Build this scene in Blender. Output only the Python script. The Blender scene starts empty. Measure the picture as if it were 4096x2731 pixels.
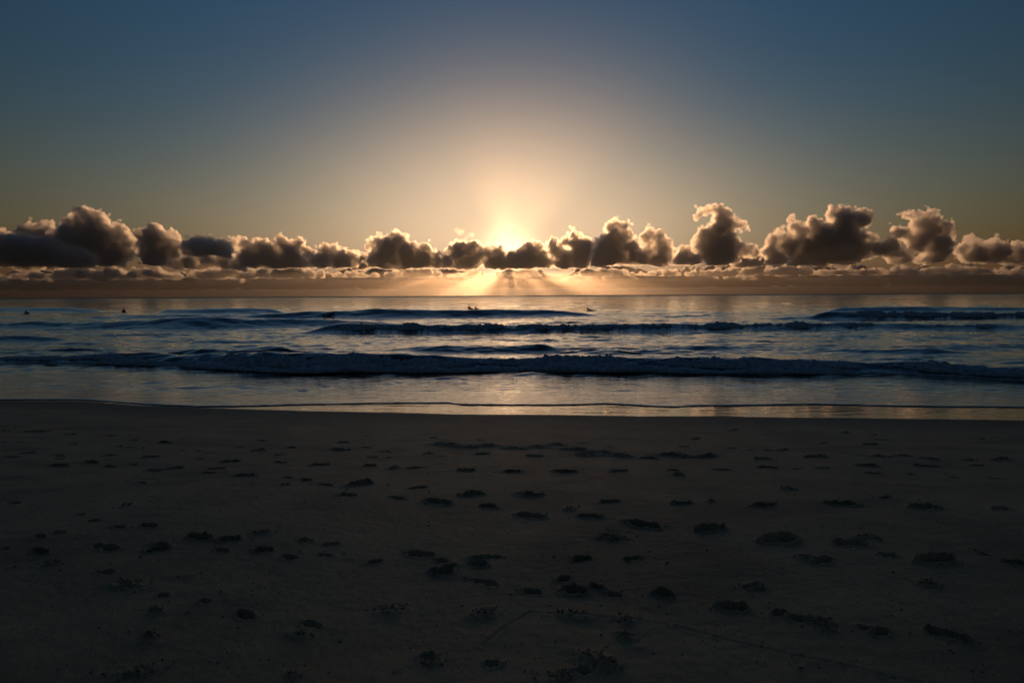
import bpy, bmesh, math, random
import numpy as np
from mathutils import Matrix, Vector

sc = bpy.context.scene
COL = sc.collection
R = math.radians

# ---------------------------------------------------------------- camera
W, H, F = 4096.0, 2731.0, 2731.0          # photograph size and focal length in its pixels (24 mm lens)
CAM_Z = 2.65                              # metres above the sea; the sand under the camera is about 0.95
PITCH, ROLL = 3.86, 0.30
cam = bpy.data.cameras.new('camera'); cam_o = bpy.data.objects.new('camera', cam); COL.objects.link(cam_o)
cam.lens = 24; cam.sensor_width = 36; cam.clip_start = 0.1; cam.clip_end = 300000
CAM_M = Matrix.Translation((0, 0, CAM_Z)) @ Matrix.Rotation(R(90 - PITCH), 4, 'X') @ Matrix.Rotation(R(-ROLL), 4, 'Z')
cam_o.matrix_world = CAM_M
sc.camera = cam_o
CR = np.array(CAM_M.to_3x3())

def ray(px, py):                          # world direction of a photograph pixel, scaled so that its y is 1
    d = CR @ np.array(((px - W / 2) / F, -(py - H / 2) / F, -1.0))
    return d / d[1]
def at(px, py, Y):                        # the point on that ray at distance Y seawards of the camera
    d = ray(px, py)
    return np.array((d[0] * Y, Y, CAM_Z + d[2] * Y))
def on_level(px, py, z):
    d = ray(px, py)
    return at(px, py, (z - CAM_Z) / d[2])

# ---------------------------------------------------------------- sky and sun
sd = ray(2035, 1032); sd = sd / np.linalg.norm(sd)
SUN_EL, SUN_AZ = math.asin(sd[2]), math.atan2(sd[0], sd[1])
world = bpy.data.worlds.new('World'); sc.world = world; world.use_nodes = True
nt = world.node_tree; N = nt.nodes; Lk = nt.links
bg = N['Background']
def nd(tree, typ, **kw):
    n = tree.nodes.new(typ)
    for k, v in kw.items(): setattr(n, k, v)
    return n
def mth(tree, op, a, b=None, c=None):
    n = nd(tree, 'ShaderNodeMath', operation=op)
    for i, v in enumerate((a, b, c)):
        if v is None: continue
        if isinstance(v, (int, float)): n.inputs[i].default_value = v
        else: tree.links.new(v, n.inputs[i])
    return n.outputs[0]
sky = nd(nt, 'ShaderNodeTexSky', sky_type='NISHITA', sun_disc=False)
sky.sun_elevation = SUN_EL; sky.sun_rotation = SUN_AZ
sky.air_density = 2.0; sky.dust_density = 0.0; sky.ozone_density = 5.2; sky.altitude = 0
tc = nd(nt, 'ShaderNodeTexCoord'); sep = nd(nt, 'ShaderNodeSeparateXYZ'); Lk.new(tc.outputs['Generated'], sep.inputs[0])
el = mth(nt, 'ARCSINE', sep.outputs[2])
az = mth(nt, 'SUBTRACT', mth(nt, 'ARCTAN2', sep.outputs[0], sep.outputs[1]), SUN_AZ)
de = mth(nt, 'SUBTRACT', el, SUN_EL)
def lobe(s_az, s_el, power):              # brightness falling off round the sun
    q = mth(nt, 'ADD', mth(nt, 'POWER', mth(nt, 'ABSOLUTE', mth(nt, 'DIVIDE', az, R(s_az))), 2.0),
            mth(nt, 'POWER', mth(nt, 'ABSOLUTE', mth(nt, 'DIVIDE', de, R(s_el))), 2.0))
    return mth(nt, 'EXPONENT', mth(nt, 'MULTIPLY', mth(nt, 'POWER', q, power), -1.0))
# the clear sky dims away from the sunrise and stays dim over the land side
dotn = nd(nt, 'ShaderNodeVectorMath', operation='DOT_PRODUCT'); Lk.new(tc.outputs['Generated'], dotn.inputs[0]); dotn.inputs[1].default_value = tuple(float(v) for v in sd)
fall = nd(nt, 'ShaderNodeMapRange', interpolation_type='SMOOTHSTEP'); Lk.new(mth(nt, 'ARCCOSINE', dotn.outputs['Value']), fall.inputs[0])
fall.inputs[1].default_value = R(16); fall.inputs[2].default_value = R(66); fall.inputs[3].default_value = 1.06; fall.inputs[4].default_value = .46
dim = nd(nt, 'ShaderNodeVectorMath', operation='SCALE'); tint = nd(nt, 'ShaderNodeVectorMath', operation='MULTIPLY'); Lk.new(sky.outputs[0], tint.inputs[0]); tint.inputs[1].default_value = (.93, .98, 1.05); Lk.new(tint.outputs[0], dim.inputs[0]); Lk.new(fall.outputs[0], dim.inputs['Scale'])
total = dim.outputs[0]
# aureole of the hidden sun: wide warm glow, low band of glow along the horizon, hot core
for (sa, se, pw, colr) in ((13.8, 10.2, 1.0, (8.7, 5.6, 3.25)), (27.0, 7.5, 1.0, (2.9, 2.05, 1.5)),
                           (2.0, 2.0, 1.0, (24.0, 16.0, 8.5))):
    m = nd(nt, 'ShaderNodeVectorMath', operation='SCALE'); m.inputs[0].default_value = colr
    Lk.new(lobe(sa, se, pw), m.inputs['Scale'])
    a = nd(nt, 'ShaderNodeVectorMath', operation='ADD'); Lk.new(total, a.inputs[0]); Lk.new(m.outputs[0], a.inputs[1])
    total = a.outputs[0]
Lk.new(total, bg.inputs[0]); bg.inputs[1].default_value = 0.1

sun = bpy.data.lights.new('sun', 'SUN'); sun.energy = 2.8; sun.angle = R(0.53); sun.color = (1.0, 0.52, 0.23)
sun_o = bpy.data.objects.new('sun', sun); COL.objects.link(sun_o)
sun_o.rotation_euler = Vector(sd).to_track_quat('Z', 'Y').to_euler()

vs = sc.view_settings; vs.view_transform = 'Standard'; vs.look = 'None'; vs.exposure = 0; vs.gamma = 1
cy = sc.cycles
cy.volume_bounces = 7; cy.max_bounces = 10; cy.transparent_max_bounces = 96
cy.diffuse_bounces = 2; cy.glossy_bounces = 3
cy.use_denoising = True; cy.adaptive_threshold = 0.004

# ---------------------------------------------------------------- helpers
rng = np.random.default_rng(7)
_perm = np.random.default_rng(3).permutation(512).astype(np.int64)
_perm = np.concatenate([_perm, _perm, _perm])
_g2 = np.stack([np.cos(np.arange(512) * 2.399963), np.sin(np.arange(512) * 2.399963)], 1)
_g3 = np.random.default_rng(5).normal(size=(512, 3)); _g3 /= np.linalg.norm(_g3, axis=1)[:, None]
def n2(x, y):                             # gradient noise, about -0.7..0.7
    xi = np.floor(x).astype(np.int64); yi = np.floor(y).astype(np.int64)
    xf, yf = x - xi, y - yi; xi &= 511; yi &= 511
    u = xf * xf * xf * (xf * (xf * 6 - 15) + 10); v = yf * yf * yf * (yf * (yf * 6 - 15) + 10)
    def g(i, j):
        k = _perm[_perm[(xi + i) & 511] + ((yi + j) & 511)]; q = _g2[k]
        return q[..., 0] * (xf - i) + q[..., 1] * (yf - j)
    a, b, c, d = g(0, 0), g(1, 0), g(0, 1), g(1, 1)
    return (a + u * (b - a)) * (1 - v) + (c + u * (d - c)) * v
def n3(p):
    i = np.floor(p).astype(np.int64); f = p - i; i &= 511
    w = f * f * f * (f * (f * 6 - 15) + 10)
    r = 0
    for a in (0, 1):
        for b in (0, 1):
            for c in (0, 1):
                k = _perm[_perm[_perm[(i[:, 0] + a) & 511] + ((i[:, 1] + b) & 511)] + ((i[:, 2] + c) & 511)]
                q = _g3[k]
                dt = q[:, 0] * (f[:, 0] - a) + q[:, 1] * (f[:, 1] - b) + q[:, 2] * (f[:, 2] - c)
                r = r + dt * np.where(a, w[:, 0], 1 - w[:, 0]) * np.where(b, w[:, 1], 1 - w[:, 1]) * np.where(c, w[:, 2], 1 - w[:, 2])
    return r
def sst(a, b, x):
    t = np.clip((x - a) / (b - a), 0, 1); return t * t * (3 - 2 * t)

def mesh_np(name, co, faces, mat=None, smooth=True):
    me = bpy.data.meshes.new(name)
    co = np.ascontiguousarray(co, dtype=np.float32); faces = np.ascontiguousarray(faces, dtype=np.int32)
    k = faces.shape[1]
    me.vertices.add(len(co)); me.vertices.foreach_set('co', co.ravel())
    me.loops.add(faces.size); me.loops.foreach_set('vertex_index', faces.ravel())
    me.polygons.add(len(faces))
    me.polygons.foreach_set('loop_start', np.arange(0, faces.size, k, dtype=np.int32))
    me.polygons.foreach_set('loop_total', np.full(len(faces), k, dtype=np.int32))
    me.polygons.foreach_set('use_smooth', np.full(len(faces), smooth))
    me.update(); me.validate()
    if mat: me.materials.append(mat)
    return me
def link(name, me, parent=None):
    o = bpy.data.objects.new(name, me); COL.objects.link(o); o.parent = parent
    return o
def tag(o, label=None, cat=None, group=None, kind=None):
    for k, v in (('label', label), ('category', cat), ('group', group), ('kind', kind)):
        if v: o[k] = v
    return o
def grid_faces(r, c):
    i = np.arange(r * c).reshape(r, c)
    return np.stack([i[:-1, :-1].ravel(), i[:-1, 1:].ravel(), i[1:, 1:].ravel(), i[1:, :-1].ravel()], 1)
def attr(me, name, v):
    a = me.attributes.new(name, 'FLOAT', 'POINT'); a.data.foreach_set('value', np.ascontiguousarray(v, dtype=np.float32).ravel())

def mat_new(name):
    m = bpy.data.materials.new(name); m.use_nodes = True
    return m, m.node_tree, m.node_tree.nodes['Principled BSDF']
def plain(name, col, rough=0.6, spec=0.5):
    m, t, b = mat_new(name)
    b.inputs['Base Color'].default_value = (*col, 1); b.inputs['Roughness'].default_value = rough
    b.inputs['Specular IOR Level'].default_value = spec
    n = nd(t, 'ShaderNodeTexNoise'); n.inputs['Scale'].default_value = 9; n.inputs['Detail'].default_value = 3
    r = nd(t, 'ShaderNodeValToRGB'); t.links.new(n.outputs[0], r.inputs[0])
    r.color_ramp.elements[0].color = (*[c * .7 for c in col], 1); r.color_ramp.elements[1].color = (*[min(1, c * 1.25) for c in col], 1)
    t.links.new(r.outputs[0], b.inputs['Base Color'])
    return m

# ---------------------------------------------------------------- beach form
def _curve(pts, z):
    a = np.array([on_level(px, py, z)[:2] for px, py in pts])
    return a[:, 0], a[:, 1]
def smooth_interp(xs, ys, lo, hi, step, width):
    g = np.arange(lo, hi, step); v = np.interp(g, xs, ys)
    k = max(1, int(width / step)); w = np.hanning(2 * k + 1); w /= w.sum()
    return g, np.convolve(np.pad(v, k, 'edge'), w, 'valid')
WET = [(-900, 1606), (0, 1605), (240, 1603), (320, 1604), (420, 1612), (600, 1624), (900, 1634), (1024, 1638), (1300, 1645), (1500, 1648),
       (1800, 1656), (2048, 1658), (2300, 1660), (2560, 1664), (2900, 1665), (3072, 1668), (3500, 1673), (4096, 1681), (5000, 1692)]
SWASH = [(-900, 1600), (0, 1601), (240, 1600), (330, 1601), (420, 1608), (600, 1620), (800, 1629), (1024, 1625.5), (1250, 1620), (1500, 1615.5),
         (1790, 1614), (1850, 1620.5), (2048, 1623), (2300, 1621.5), (2430, 1616), (2500, 1622), (2700, 1630), (2800, 1624.5), (3072, 1622.5),
         (3250, 1618.5), (3300, 1619.5), (3500, 1625), (3800, 1629), (4096, 1631), (5000, 1634)]
cx, cyv = _curve(WET, 0.06)
CG, CV = smooth_interp(cx, cyv, -60, 60, 0.05, 0.5)
def coast(x): return np.interp(x, CG, CV)
PD = np.array([-400, -60, -20, -8, -3, -1.5, 0, 1, 2, 3, 4, 5, 6, 7, 8, 9, 10, 12, 16, 30, 90])
PZ = np.array([-14, -3, -1.0, -.30, -.045, .012, .06, .10, .18, .28, .385, .49, .60, .70, .79, .86, .91, .95, .98, 1.2, 2.6])
_pg, _pv = smooth_interp(PD, PZ, -400, 90, 0.05, 0.8)
def beach0(x, y):                         # smooth beach profile
    return np.interp(coast(x) - y, _pg, _pv) + 0.02 * n2(x / 4.1 + 3.3, y / 2.3) * sst(0, 4, coast(x) - y)
def on_beach(px, py):
    d = ray(px, py); Y = 6.0
    for _ in range(30):
        z = float(beach0(np.array(d[0] * Y), np.array(Y))); Y = 0.5 * Y + 0.5 * (z - CAM_Z) / d[2]
    return d[0] * Y, Y
sw = np.array([on_beach(px, py) for px, py in SWASH])
SG, SV = smooth_interp(sw[:, 0], sw[:, 1], -60, 60, 0.03, 0.15)
SV = SV + 0.05 * n2(SG / 0.9, SG * 0 + .5) + 0.02 * n2(SG / 0.25, SG * 0 + 9.5)
def swash(x): return np.interp(x, SG, SV)

# ---------------------------------------------------------------- sea form
# crest lines: (pixel x, pixel y of the crest, distance from the camera)
def crest(pts, wf, wb, sm=2.0, rough=0.0, scale=1.0):
    P = np.array([(*at(px, py, Y),) for px, py, Y in pts])
    lo, hi = P[0, 0], P[-1, 0]
    g, yv = smooth_interp(P[:, 0], P[:, 1], lo - 1, hi + 1, 0.05, sm)
    _, zv = smooth_interp(P[:, 0], P[:, 2], lo - 1, hi + 1, 0.05, sm * .6)
    yv = yv + 0.25 * n2(g / 3.7, g * 0 + lo) ; zv = np.maximum(zv, 0) * (1 + rough * n2(g / 1.1, g * 0 + hi))
    e = sst(lo - 1, lo + 3, g) * (1 - sst(hi - 3, hi + 1, g)) if rough >= 0 else 1
    return dict(g=g, y=yv, a=zv * e * scale, wf=wf, wb=wb)
def wave_h(w, x, y):
    a = np.interp(x, w['g'], w['a'], 0, 0); yc = np.interp(x, w['g'], w['y'])
    u = y - yc
    f = np.where(u < 0, np.exp(-np.abs(u / (w['wf'] * (.5 + a))) ** 1.7), np.exp(-np.abs(u / (w['wb'] * (.5 + a))) ** 1.5))
    return a * f
WAVES = dict(
    shore=crest([(-900, 1420, 30.5), (0, 1420, 28.6), (300, 1416, 28.3), (500, 1410, 28.0), (640, 1412, 27.6), (740, 1424, 27.3), (900, 1412, 26.4), (1024, 1408, 25.2),
                 (1250, 1410, 24.8), (1460, 1410, 24.8), (1700, 1420, 24.7), (2048, 1428, 25.0), (2200, 1420, 24.9), (2320, 1414, 24.7),
                 (2560, 1422, 24.3), (3072, 1429, 23.6), (3500, 1444, 23.4), (3700, 1436, 22.9), (3830, 1460, 22.0), (4096, 1472, 21.0), (4700, 1480, 19.6)], .75, 1.7, 1.0, .12, .88),
    second=crest([(1200, 1318, 49.5), (1290, 1306, 49.5), (1350, 1303, 49.3), (1700, 1304, 48.8), (2048, 1304, 49.0), (2500, 1303, 49.2), (2900, 1299, 50.0), (3072, 1298, 50.5),
                  (3500, 1299, 50.5), (4096, 1304, 50.0), (4700, 1304, 50)], 1.2, 3.6, 1.5, .1, 1.22),
    left=crest([(-700, 1290, 62), (0, 1287, 61), (200, 1287, 61), (330, 1289, 60), (560, 1281, 59.5), (680, 1272, 59), (780, 1269, 59), (1024, 1275, 60), (1200, 1278, 61), (1330, 1279, 61), (1480, 1285, 62), (1640, 1292, 62)], 1.5, 4.2),
    mid=crest([(300, 1266, 84), (560, 1262, 84), (900, 1262, 84), (1050, 1257, 84), (1180, 1249, 83.5), (1350, 1244, 83), (1500, 1238, 83), (1700, 1239, 83), (2048, 1239, 83.5), (2180, 1241, 84), (2280, 1248, 84), (2420, 1262, 84)], 1.4, 4.5),
    right=crest([(3020, 1276, 72), (3180, 1266, 71.5), (3260, 1257, 71.3), (3320, 1247, 71), (3380, 1244, 71), (3480, 1248, 71), (3700, 1249, 71), (4096, 1250, 71), (4700, 1252, 71)], 1.1, 3.8),
    bump=crest([(1480, 1410, 33), (1560, 1398, 33), (1650, 1386, 32.6), (1750, 1384, 32.4), (1870, 1384, 32.4), (2000, 1390, 32.4), (2150, 1387, 32.4), (2250, 1398, 32.6), (2350, 1408, 32.6)], .8, 1.8, .8, .1),
    bumpr=crest([(2480, 1398, 33), (2600, 1388, 33), (2800, 1384, 33), (3072, 1390, 33), (3300, 1399, 32), (3450, 1402, 30.6), (3560, 1400, 30), (3720, 1395, 29.6), (3860, 1406, 29.6), (4000, 1420, 29.6)], .8, 1.9, .8, .15),
    bumpl=crest([(560, 1412, 30.6), (800, 1400, 30.6), (1000, 1396, 30.2), (1120, 1391, 30), (1230, 1396, 30.4), (1400, 1408, 30.6)], .8, 1.8, .8, .15),
    farl=crest([(-500, 1232, 126), (0, 1228, 126), (150, 1226, 126), (260, 1230, 126), (420, 1238, 126)], 2.2, 5),
    far2=crest([(600, 1242, 108), (800, 1234, 108), (1000, 1232, 108), (1150, 1238, 108)], 2, 5),
    far3=crest([(3300, 1232, 100), (3700, 1226, 98), (3900, 1227, 98), (4096, 1228, 98), (4700, 1228, 98)], 1.6, 4.5),
    leftin=crest([(-500, 1350, 42), (0, 1346, 42), (90, 1343, 42), (200, 1350, 42), (330, 1358, 42)], 1.2, 2.5),
    smallr=crest([(3650, 1545, 19.4), (3800, 1547, 19.0), (3950, 1555, 18.7), (4096, 1566, 18.2), (4500, 1590, 17.2)], .5, 1.1, .5, .2),
)
# short dark wavelets in front of the shore break
RIP = [(700, 1472, 60, .09), (1000, 1470, 90, .10), (420, 1466, 60, .06), (1310, 1541, 24, .05), (1380, 1515, 45, .06), (1395, 1522, 40, .05), (1545, 1500, 30, .05), (1590, 1522, 50, .06),
       (1570, 1530, 50, .05), (1710, 1530, 26, .05), (1760, 1511, 75, .08), (1840, 1514, 50, .06), (1870, 1528, 32, .05), (2040, 1532, 40, .04), (2110, 1497, 55, .07), (2200, 1506, 42, .06),
       (2320, 1499, 50, .07), (2290, 1520, 40, .04), (2350, 1512, 45, .05), (2600, 1498, 40, .05), (2900, 1500, 50, .05), (3330, 1500, 75, .10), (3540, 1520, 70, .07), (3280, 1528, 60, .05),
       (2500, 1560, 60, .03), (2700, 1570, 60, .03), (3400, 1560, 70, .03), (1200, 1560, 50, .03), (900, 1540, 60, .035), (600, 1530, 60, .03),
       (2100, 1330, 40, .1), (2360, 1352, 40, .12), (1150, 1372, 40, .1), (1470, 1372, 35, .1), (1280, 1395, 50, .1), (2600, 1346, 40, .1), (3000, 1360, 60, .1), (300, 1370, 60, .08), (640, 1345, 50, .1)]
RIPW = []
for px, py, w, a in RIP:
    p = on_level(px, py, a * .5); RIPW.append((p[0], p[1], w / F * p[1], a))
def sea_h(x, y):
    x = np.asarray(x, float); y = np.asarray(y, float)
    d = y - swash(x)
    h = np.zeros(np.broadcast(x, y).shape)
    for w in WAVES.values(): h = np.maximum(h, wave_h(w, x, y)) + 0.25 * np.minimum(h, wave_h(w, x, y))
    for (rx, ry, rw, ra) in RIPW:
        m = (np.abs(x - rx) < 2.5 * rw) & (np.abs(y - ry) < 1.6)
        if m.any():
            xx, yy = x[m] - rx, y[m] - ry - .12 * np.sin((x[m] - rx) / rw * 2)
            h[m] += .6 * ra * np.exp(-(xx / rw) ** 2) * np.where(yy < 0, np.exp(-(yy / .16) ** 2), np.exp(-(yy / .45) ** 2))
    far = 1 / (1 + (y / 900.0) ** 2)
    open_ = sst(4.5, 9, d)
    swell = .10 * sst(70, 140, y) * np.sin(y / 4.2 + 1.6 * n2(x / 60, y / 40)) * (.6 + 1.2 * n2(x / 45 + 5, y / 25))
    swell = swell + .12 * sst(150, 300, y) * n2(x / 70, y / 14)
    c = .14 * n2(x / 7.5, y / 2.7) + .10 * n2(x / 2.9 + 7, y / 1.1) + .065 * (1 - 2.2 * np.abs(n2(x / 1.6 + 1, y / .65))) * (n2(x / 9 + 2, y / 7) + .5)
    c = c + .16 * sst(45, 80, y) * n2(x / 11 + 3, y / 4.4)
    fine = .040 * n2(x / .9, y / .36) * (y < 90) + .022 * n2(x / .45 + 5, y / .21) * (y < 45) + .05 * n2(x / 1.9 + 2, y / .75) * sst(35, 60, y)
    c_in = .016 * n2(x / 2.8 + 4, y / .9) + .018 * n2(x / 1.2, y / .42) + .017 * n2(x / .6 + 3, y / .22)
    patch = .6 + 1.2 * np.clip(n2(x / 8 + 11, y / 3.5) + .25, 0, 1)
    h = h + (swell + (c + fine) * patch * open_) * far + c_in * patch * (1 - open_) * sst(-.02, 1.5, d)
    # rim of the swash: a thin sheet with a rounded lip over the sand
    edge = beach0(x, swash(x))
    lip = edge + .024 * np.sqrt(np.clip(d / .10, 0, 1)) - .006 * sst(.12, .5, d)
    k = sst(.2, 3.0, d)
    h = lip * (1 - k) + (h + 0.0) * k
    floor = beach0(x, y) + .012
    h = np.where(d > 0, np.maximum(h, floor), edge - np.clip(-d * 3, 0, .4) - .02)
    return h

# ---------------------------------------------------------------- materials of the setting
def sand_material():
    m, t, b = mat_new('damp_sand'); L = t.links
    wet = nd(t, 'ShaderNodeAttribute', attribute_name='wet'); film = nd(t, 'ShaderNodeAttribute', attribute_name='film')
    geo = nd(t, 'ShaderNodeNewGeometry')
    n1 = nd(t, 'ShaderNodeTexNoise'); n1.inputs['Scale'].default_value = 1.3; n1.inputs['Detail'].default_value = 5; n1.inputs['Roughness'].default_value = .62
    n2_ = nd(t, 'ShaderNodeTexNoise'); n2_.inputs['Scale'].default_value = 160; n2_.inputs['Detail'].default_value = 3
    L.new(geo.outputs['Position'], n1.inputs['Vector']); L.new(geo.outputs['Position'], n2_.inputs['Vector'])
    cr = nd(t, 'ShaderNodeValToRGB'); L.new(n1.outputs[0], cr.inputs[0])
    cr.color_ramp.elements[0].position = .3; cr.color_ramp.elements[0].color = (.53, .325, .17, 1)
    cr.color_ramp.elements[1].position = .7; cr.color_ramp.elements[1].color = (.77, .48, .255, 1)
    cg = nd(t, 'ShaderNodeMix', data_type='RGBA', blend_type='MULTIPLY'); cg.inputs[0].default_value = .8
    gr = nd(t, 'ShaderNodeValToRGB'); L.new(n2_.outputs[0], gr.inputs[0])
    gr.color_ramp.elements[0].position = .25; gr.color_ramp.elements[0].color = (.45, .45, .45, 1)
    gr.color_ramp.elements[1].position = .65; gr.color_ramp.elements[1].color = (1.15, 1.12, 1.08, 1)
    L.new(cr.outputs[0], cg.inputs[6]); L.new(gr.outputs[0], cg.inputs[7])
    cw = nd(t, 'ShaderNodeMix', data_type='RGBA'); L.new(wet.outputs['Fac'], cw.inputs[0]); L.new(cg.outputs[2], cw.inputs[6]); cw.inputs[7].default_value = (.27, .165, .085, 1)
    L.new(cw.outputs[2], b.inputs['Base Color'])
    ro = nd(t, 'ShaderNodeMapRange'); L.new(wet.outputs['Fac'], ro.inputs[0]); ro.inputs[3].default_value = .7; ro.inputs[4].default_value = .65
    rf = nd(t, 'ShaderNodeMix', data_type='FLOAT'); L.new(film.outputs['Fac'], rf.inputs[0]); L.new(ro.outputs[0], rf.inputs[2]); rf.inputs[3].default_value = .06
    L.new(rf.outputs[0], b.inputs['Roughness'])
    sp = nd(t, 'ShaderNodeMapRange'); L.new(film.outputs['Fac'], sp.inputs[0]); sp.inputs[3].default_value = .5; sp.inputs[4].default_value = .5
    L.new(sp.outputs[0], b.inputs['Specular IOR Level']); b.inputs['IOR'].default_value = 1.4
    bp = nd(t, 'ShaderNodeBump'); bp.inputs['Distance'].default_value = .006; L.new(n2_.outputs[0], bp.inputs['Height'])
    bs = nd(t, 'ShaderNodeMapRange'); L.new(film.outputs['Fac'], bs.inputs[0]); bs.inputs[3].default_value = .55; bs.inputs[4].default_value = 0.0
    L.new(bs.outputs[0], bp.inputs['Strength'])
    mp = nd(t, 'ShaderNodeMapping'); mp.inputs['Scale'].default_value = (.8, 3.2, 1); mp.inputs['Rotation'].default_value = (0, 0, R(8)); L.new(geo.outputs['Position'], mp.inputs[0])
    fw = nd(t, 'ShaderNodeTexNoise'); fw.inputs['Scale'].default_value = .9; fw.inputs['Detail'].default_value = 4; L.new(mp.outputs[0], fw.inputs['Vector'])
    b2 = nd(t, 'ShaderNodeBump'); b2.inputs['Distance'].default_value = .014; L.new(film.outputs['Fac'], b2.inputs['Strength']); L.new(fw.outputs[0], b2.inputs['Height'])
    L.new(bp.outputs[0], b2.inputs['Normal']); L.new(b2.outputs[0], b.inputs['Normal'])
    return m
def sea_material():
    m, t, b = mat_new('sea_water'); L = t.links
    foam = nd(t, 'ShaderNodeAttribute', attribute_name='foam')
    geo = nd(t, 'ShaderNodeNewGeometry')
    mp = nd(t, 'ShaderNodeMapping'); mp.inputs['Scale'].default_value = (.42, 1.0, 1.0); L.new(geo.outputs['Position'], mp.inputs[0])
    a = nd(t, 'ShaderNodeTexNoise'); a.inputs['Scale'].default_value = 1.6; a.inputs['Detail'].default_value = 6; a.inputs['Roughness'].default_value = .6
    L.new(mp.outputs[0], a.inputs['Vector'])
    bp = nd(t, 'ShaderNodeBump'); bp.inputs['Distance'].default_value = .10; bp.inputs['Strength'].default_value = .5; L.new(a.outputs[0], bp.inputs['Height'])
    L.new(bp.outputs[0], b.inputs['Normal'])
    fn = nd(t, 'ShaderNodeTexNoise'); fn.inputs['Scale'].default_value = 5; fn.inputs['Detail'].default_value = 6; L.new(mp.outputs[0], fn.inputs['Vector'])
    fm = mth(t, 'MULTIPLY', foam.outputs['Fac'], 1.0)
    fr = nd(t, 'ShaderNodeMapRange'); L.new(mth(t, 'SUBTRACT', fm, fn.outputs[0]), fr.inputs[0]); fr.inputs[1].default_value = -.05; fr.inputs[2].default_value = .25
    c = nd(t, 'ShaderNodeMix', data_type='RGBA'); L.new(fr.outputs[0], c.inputs[0]); c.inputs[6].default_value = (.004, .016, .022, 1); c.inputs[7].default_value = (.45, .5, .52, 1)
    L.new(c.outputs[2], b.inputs['Base Color'])
    r = nd(t, 'ShaderNodeMapRange'); L.new(fr.outputs[0], r.inputs[0]); rp = nd(t, 'ShaderNodeAttribute', attribute_name='ripple'); L.new(rp.outputs['Fac'], r.inputs[3]); r.inputs[4].default_value = .8
    L.new(r.outputs[0], b.inputs['Roughness']); b.inputs['IOR'].default_value = 1.333
    cw_ = nd(t, 'ShaderNodeMapRange'); rpa = nd(t, 'ShaderNodeAttribute', attribute_name='ripple'); L.new(rpa.outputs['Fac'], cw_.inputs[0]); cw_.inputs[1].default_value = .07; cw_.inputs[2].default_value = .16; cw_.inputs[3].default_value = 1; cw_.inputs[4].default_value = 0; L.new(cw_.outputs[0], b.inputs['Coat Weight']); b.inputs['Coat Roughness'].default_value = .08; b.inputs['Coat IOR'].default_value = 1.6; L.new(bp.outputs[0], b.inputs['Coat Normal'])
    return m
def foam_material():
    m, t, b = mat_new('white_water'); L = t.links
    geo = nd(t, 'ShaderNodeNewGeometry')
    a = nd(t, 'ShaderNodeTexNoise'); a.inputs['Scale'].default_value = 7; a.inputs['Detail'].default_value = 7; a.inputs['Roughness'].default_value = .7
    L.new(geo.outputs['Position'], a.inputs['Vector'])
    r = nd(t, 'ShaderNodeValToRGB'); L.new(a.outputs[0], r.inputs[0])
    r.color_ramp.elements[0].position = .35; r.color_ramp.elements[0].color = (.34, .41, .46, 1)
    r.color_ramp.elements[1].position = .62; r.color_ramp.elements[1].color = (.80, .83, .85, 1)
    L.new(r.outputs[0], b.inputs['Base Color']); b.inputs['Roughness'].default_value = .7
    bp = nd(t, 'ShaderNodeBump'); bp.inputs['Distance'].default_value = .08; bp.inputs['Strength'].default_value = .8; L.new(a.outputs[0], bp.inputs['Height'])
    L.new(bp.outputs[0], b.inputs['Normal'])
    return m
def vapour(name, density, g, col=(1, 1, 1)):
    m = bpy.data.materials.new(name); m.use_nodes = True; t = m.node_tree
    for n in list(t.nodes):
        if n.type != 'OUTPUT_MATERIAL': t.nodes.remove(n)
    v = nd(t, 'ShaderNodeVolumePrincipled'); v.inputs['Density'].default_value = density; v.inputs['Anisotropy'].default_value = g
    v.inputs['Color'].default_value = (*col, 1)
    t.links.new(v.outputs[0], t.nodes['Material Output'].inputs['Volume'])
    m.cycles.homogeneous_volume = True
    return m
M_SAND, M_SEA, M_FOAM = sand_material(), sea_material(), foam_material()
M_CLOUD = vapour('cloud_vapour', 0.0185, 0.76, (.985, .985, .985))
M_FRINGE = vapour('torn_cloud_vapour', 0.008, 0.76, (.985, .985, .985))
M_WISP = vapour('thin_cloud_vapour', 0.0022, 0.72)
M_FAR = vapour('far_cloud_vapour', 0.012, 0.75, (.9, .9, .9))
M_HAZE = vapour('sea_haze', 4.5e-5, 0.89, (.33, .315, .30))

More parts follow.
